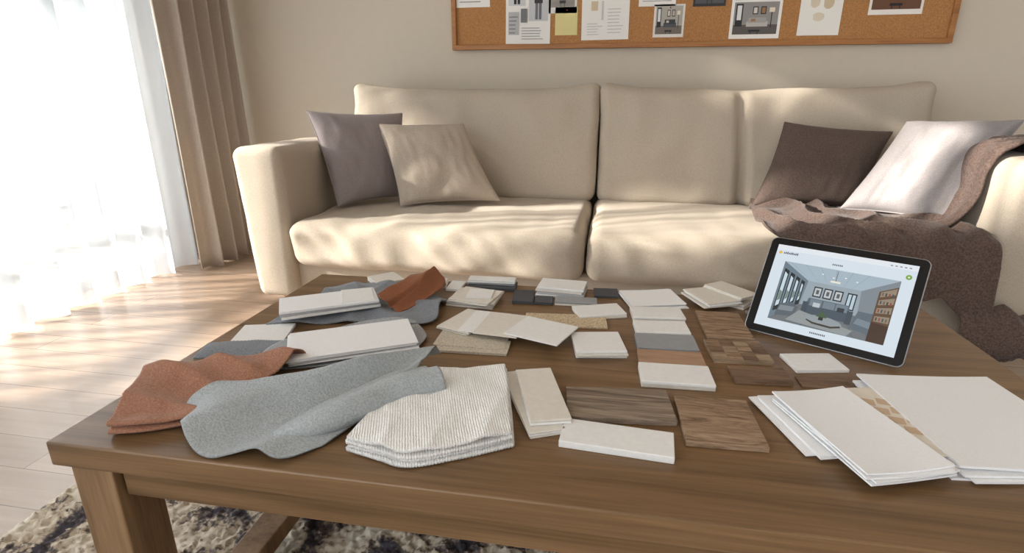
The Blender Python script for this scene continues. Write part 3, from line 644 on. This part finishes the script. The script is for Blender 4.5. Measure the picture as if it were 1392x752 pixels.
for k in range(4): iq(.36+.1*k,.375+.1*k,.88-.03*(k%2),.895-.03*(k%2),(255,255,250))
def disc(cx,cy,r,c): sp([(cx+r*math.cos(2*math.pi*k/20),cy+r*math.sin(2*math.pi*k/20)) for k in range(20)],c)
disc(.270,.182,.0052,(120,170,60)); disc(.270,.182,.002,(230,240,220)); disc(.027,.190,.0035,(240,190,60))
for k in range(9): sr(.034+k*.0034,.188,.0362+k*.0034,.1918+.0008*(k%3),(70,76,84))
for k in range(6): sr(.134+k*.0034,.180,.1362+k*.0034,.1835,(90,96,104))
for k in range(9): sr(.130+k*.0034,.024,.1322+k*.0034,.0275,(80,86,94))
for k in range(5): sr(.235+k*.008,.200,.239+k*.008,.202,(110,116,124))
mb.obj('screen_display',parent=Tb,M=M)
mb=MB(); mb.prism([(TW/2+.003*math.cos(k*.5236),TH-.0085+.003*math.sin(k*.5236)) for k in range(12)],.0004,.0007,plain('camera_lens',(40,44,60),.1)); mb.obj('front_camera',parent=Tb,M=M)
mb=MB(); dkm=plain('stand_plastic',(40,42,46),.4)
for s_ in (.04,TW-.05):
    top=BLc+ex*s_+ey*.13-ez*.008; foot=Vector((BLc.x,BLc.y,.4545))+ex*(s_+.0)+nb*.13
    tube(mb,[top,foot,foot-nb*.11+Vector((0,0,.001))],.0035,dkm)
f0=Vector((BLc.x,BLc.y,.4545))+ex*.04+nb*.13; tube(mb,[f0,f0+ex*(TW-.09)],.0035,dkm)
mb.obj('easel_stand',parent=Tb)
# ---------------------------------------------------------------- lights
w=D.worlds.new('sky_world'); SC.world=w; w.use_nodes=True; nt=w.node_tree; L=nt.links
bg=nt.nodes['Background']; tc=nt.nodes.new('ShaderNodeTexCoord'); sx=nt.nodes.new('ShaderNodeSeparateXYZ'); L.new(tc.outputs['Generated'],sx.inputs[0])
m1=N(nt,'ShaderNodeMapRange'); L.new(sx.outputs['X'],m1.inputs[0]); m1.inputs[1].default_value=-.8; m1.inputs[2].default_value=.1; m1.inputs[3].default_value=5.5; m1.inputs[4].default_value=.37
L.new(m1.outputs[0],bg.inputs['Strength'])
cm=N(nt,'ShaderNodeMix',data_type='RGBA'); m2=N(nt,'ShaderNodeMapRange'); L.new(sx.outputs['X'],m2.inputs[0]); m2.inputs[1].default_value=-.8; m2.inputs[2].default_value=.1
L.new(m2.outputs[0],cm.inputs[0]); cm.inputs[6].default_value=(.88,.95,1,1); cm.inputs[7].default_value=(1,.98,.95,1); L.new(cm.outputs[2],bg.inputs['Color'])
sd=D.lights.new('sun','SUN'); sd.energy=24; sd.angle=math.radians(1.1); sd.color=(1,.94,.85)
so=D.objects.new('sun',sd); SC.collection.objects.link(so)
dr=Vector((math.cos(math.radians(20))*.94,math.cos(math.radians(20))*.34,-math.sin(math.radians(20))))
so.rotation_euler=dr.to_track_quat('-Z','Y').to_euler(); so.location=(-6,-1,5)
# ---------------------------------------------------------------- camera
cd=D.cameras.new('camera'); cd.sensor_width=36; cd.lens=750/1392*36; cd.clip_start=.02
co=D.objects.new('camera',cd); SC.collection.objects.link(co); co.location=(0,0,.95)
co.rotation_euler=(math.radians(90-18.1),0,math.radians(10)); SC.camera=co
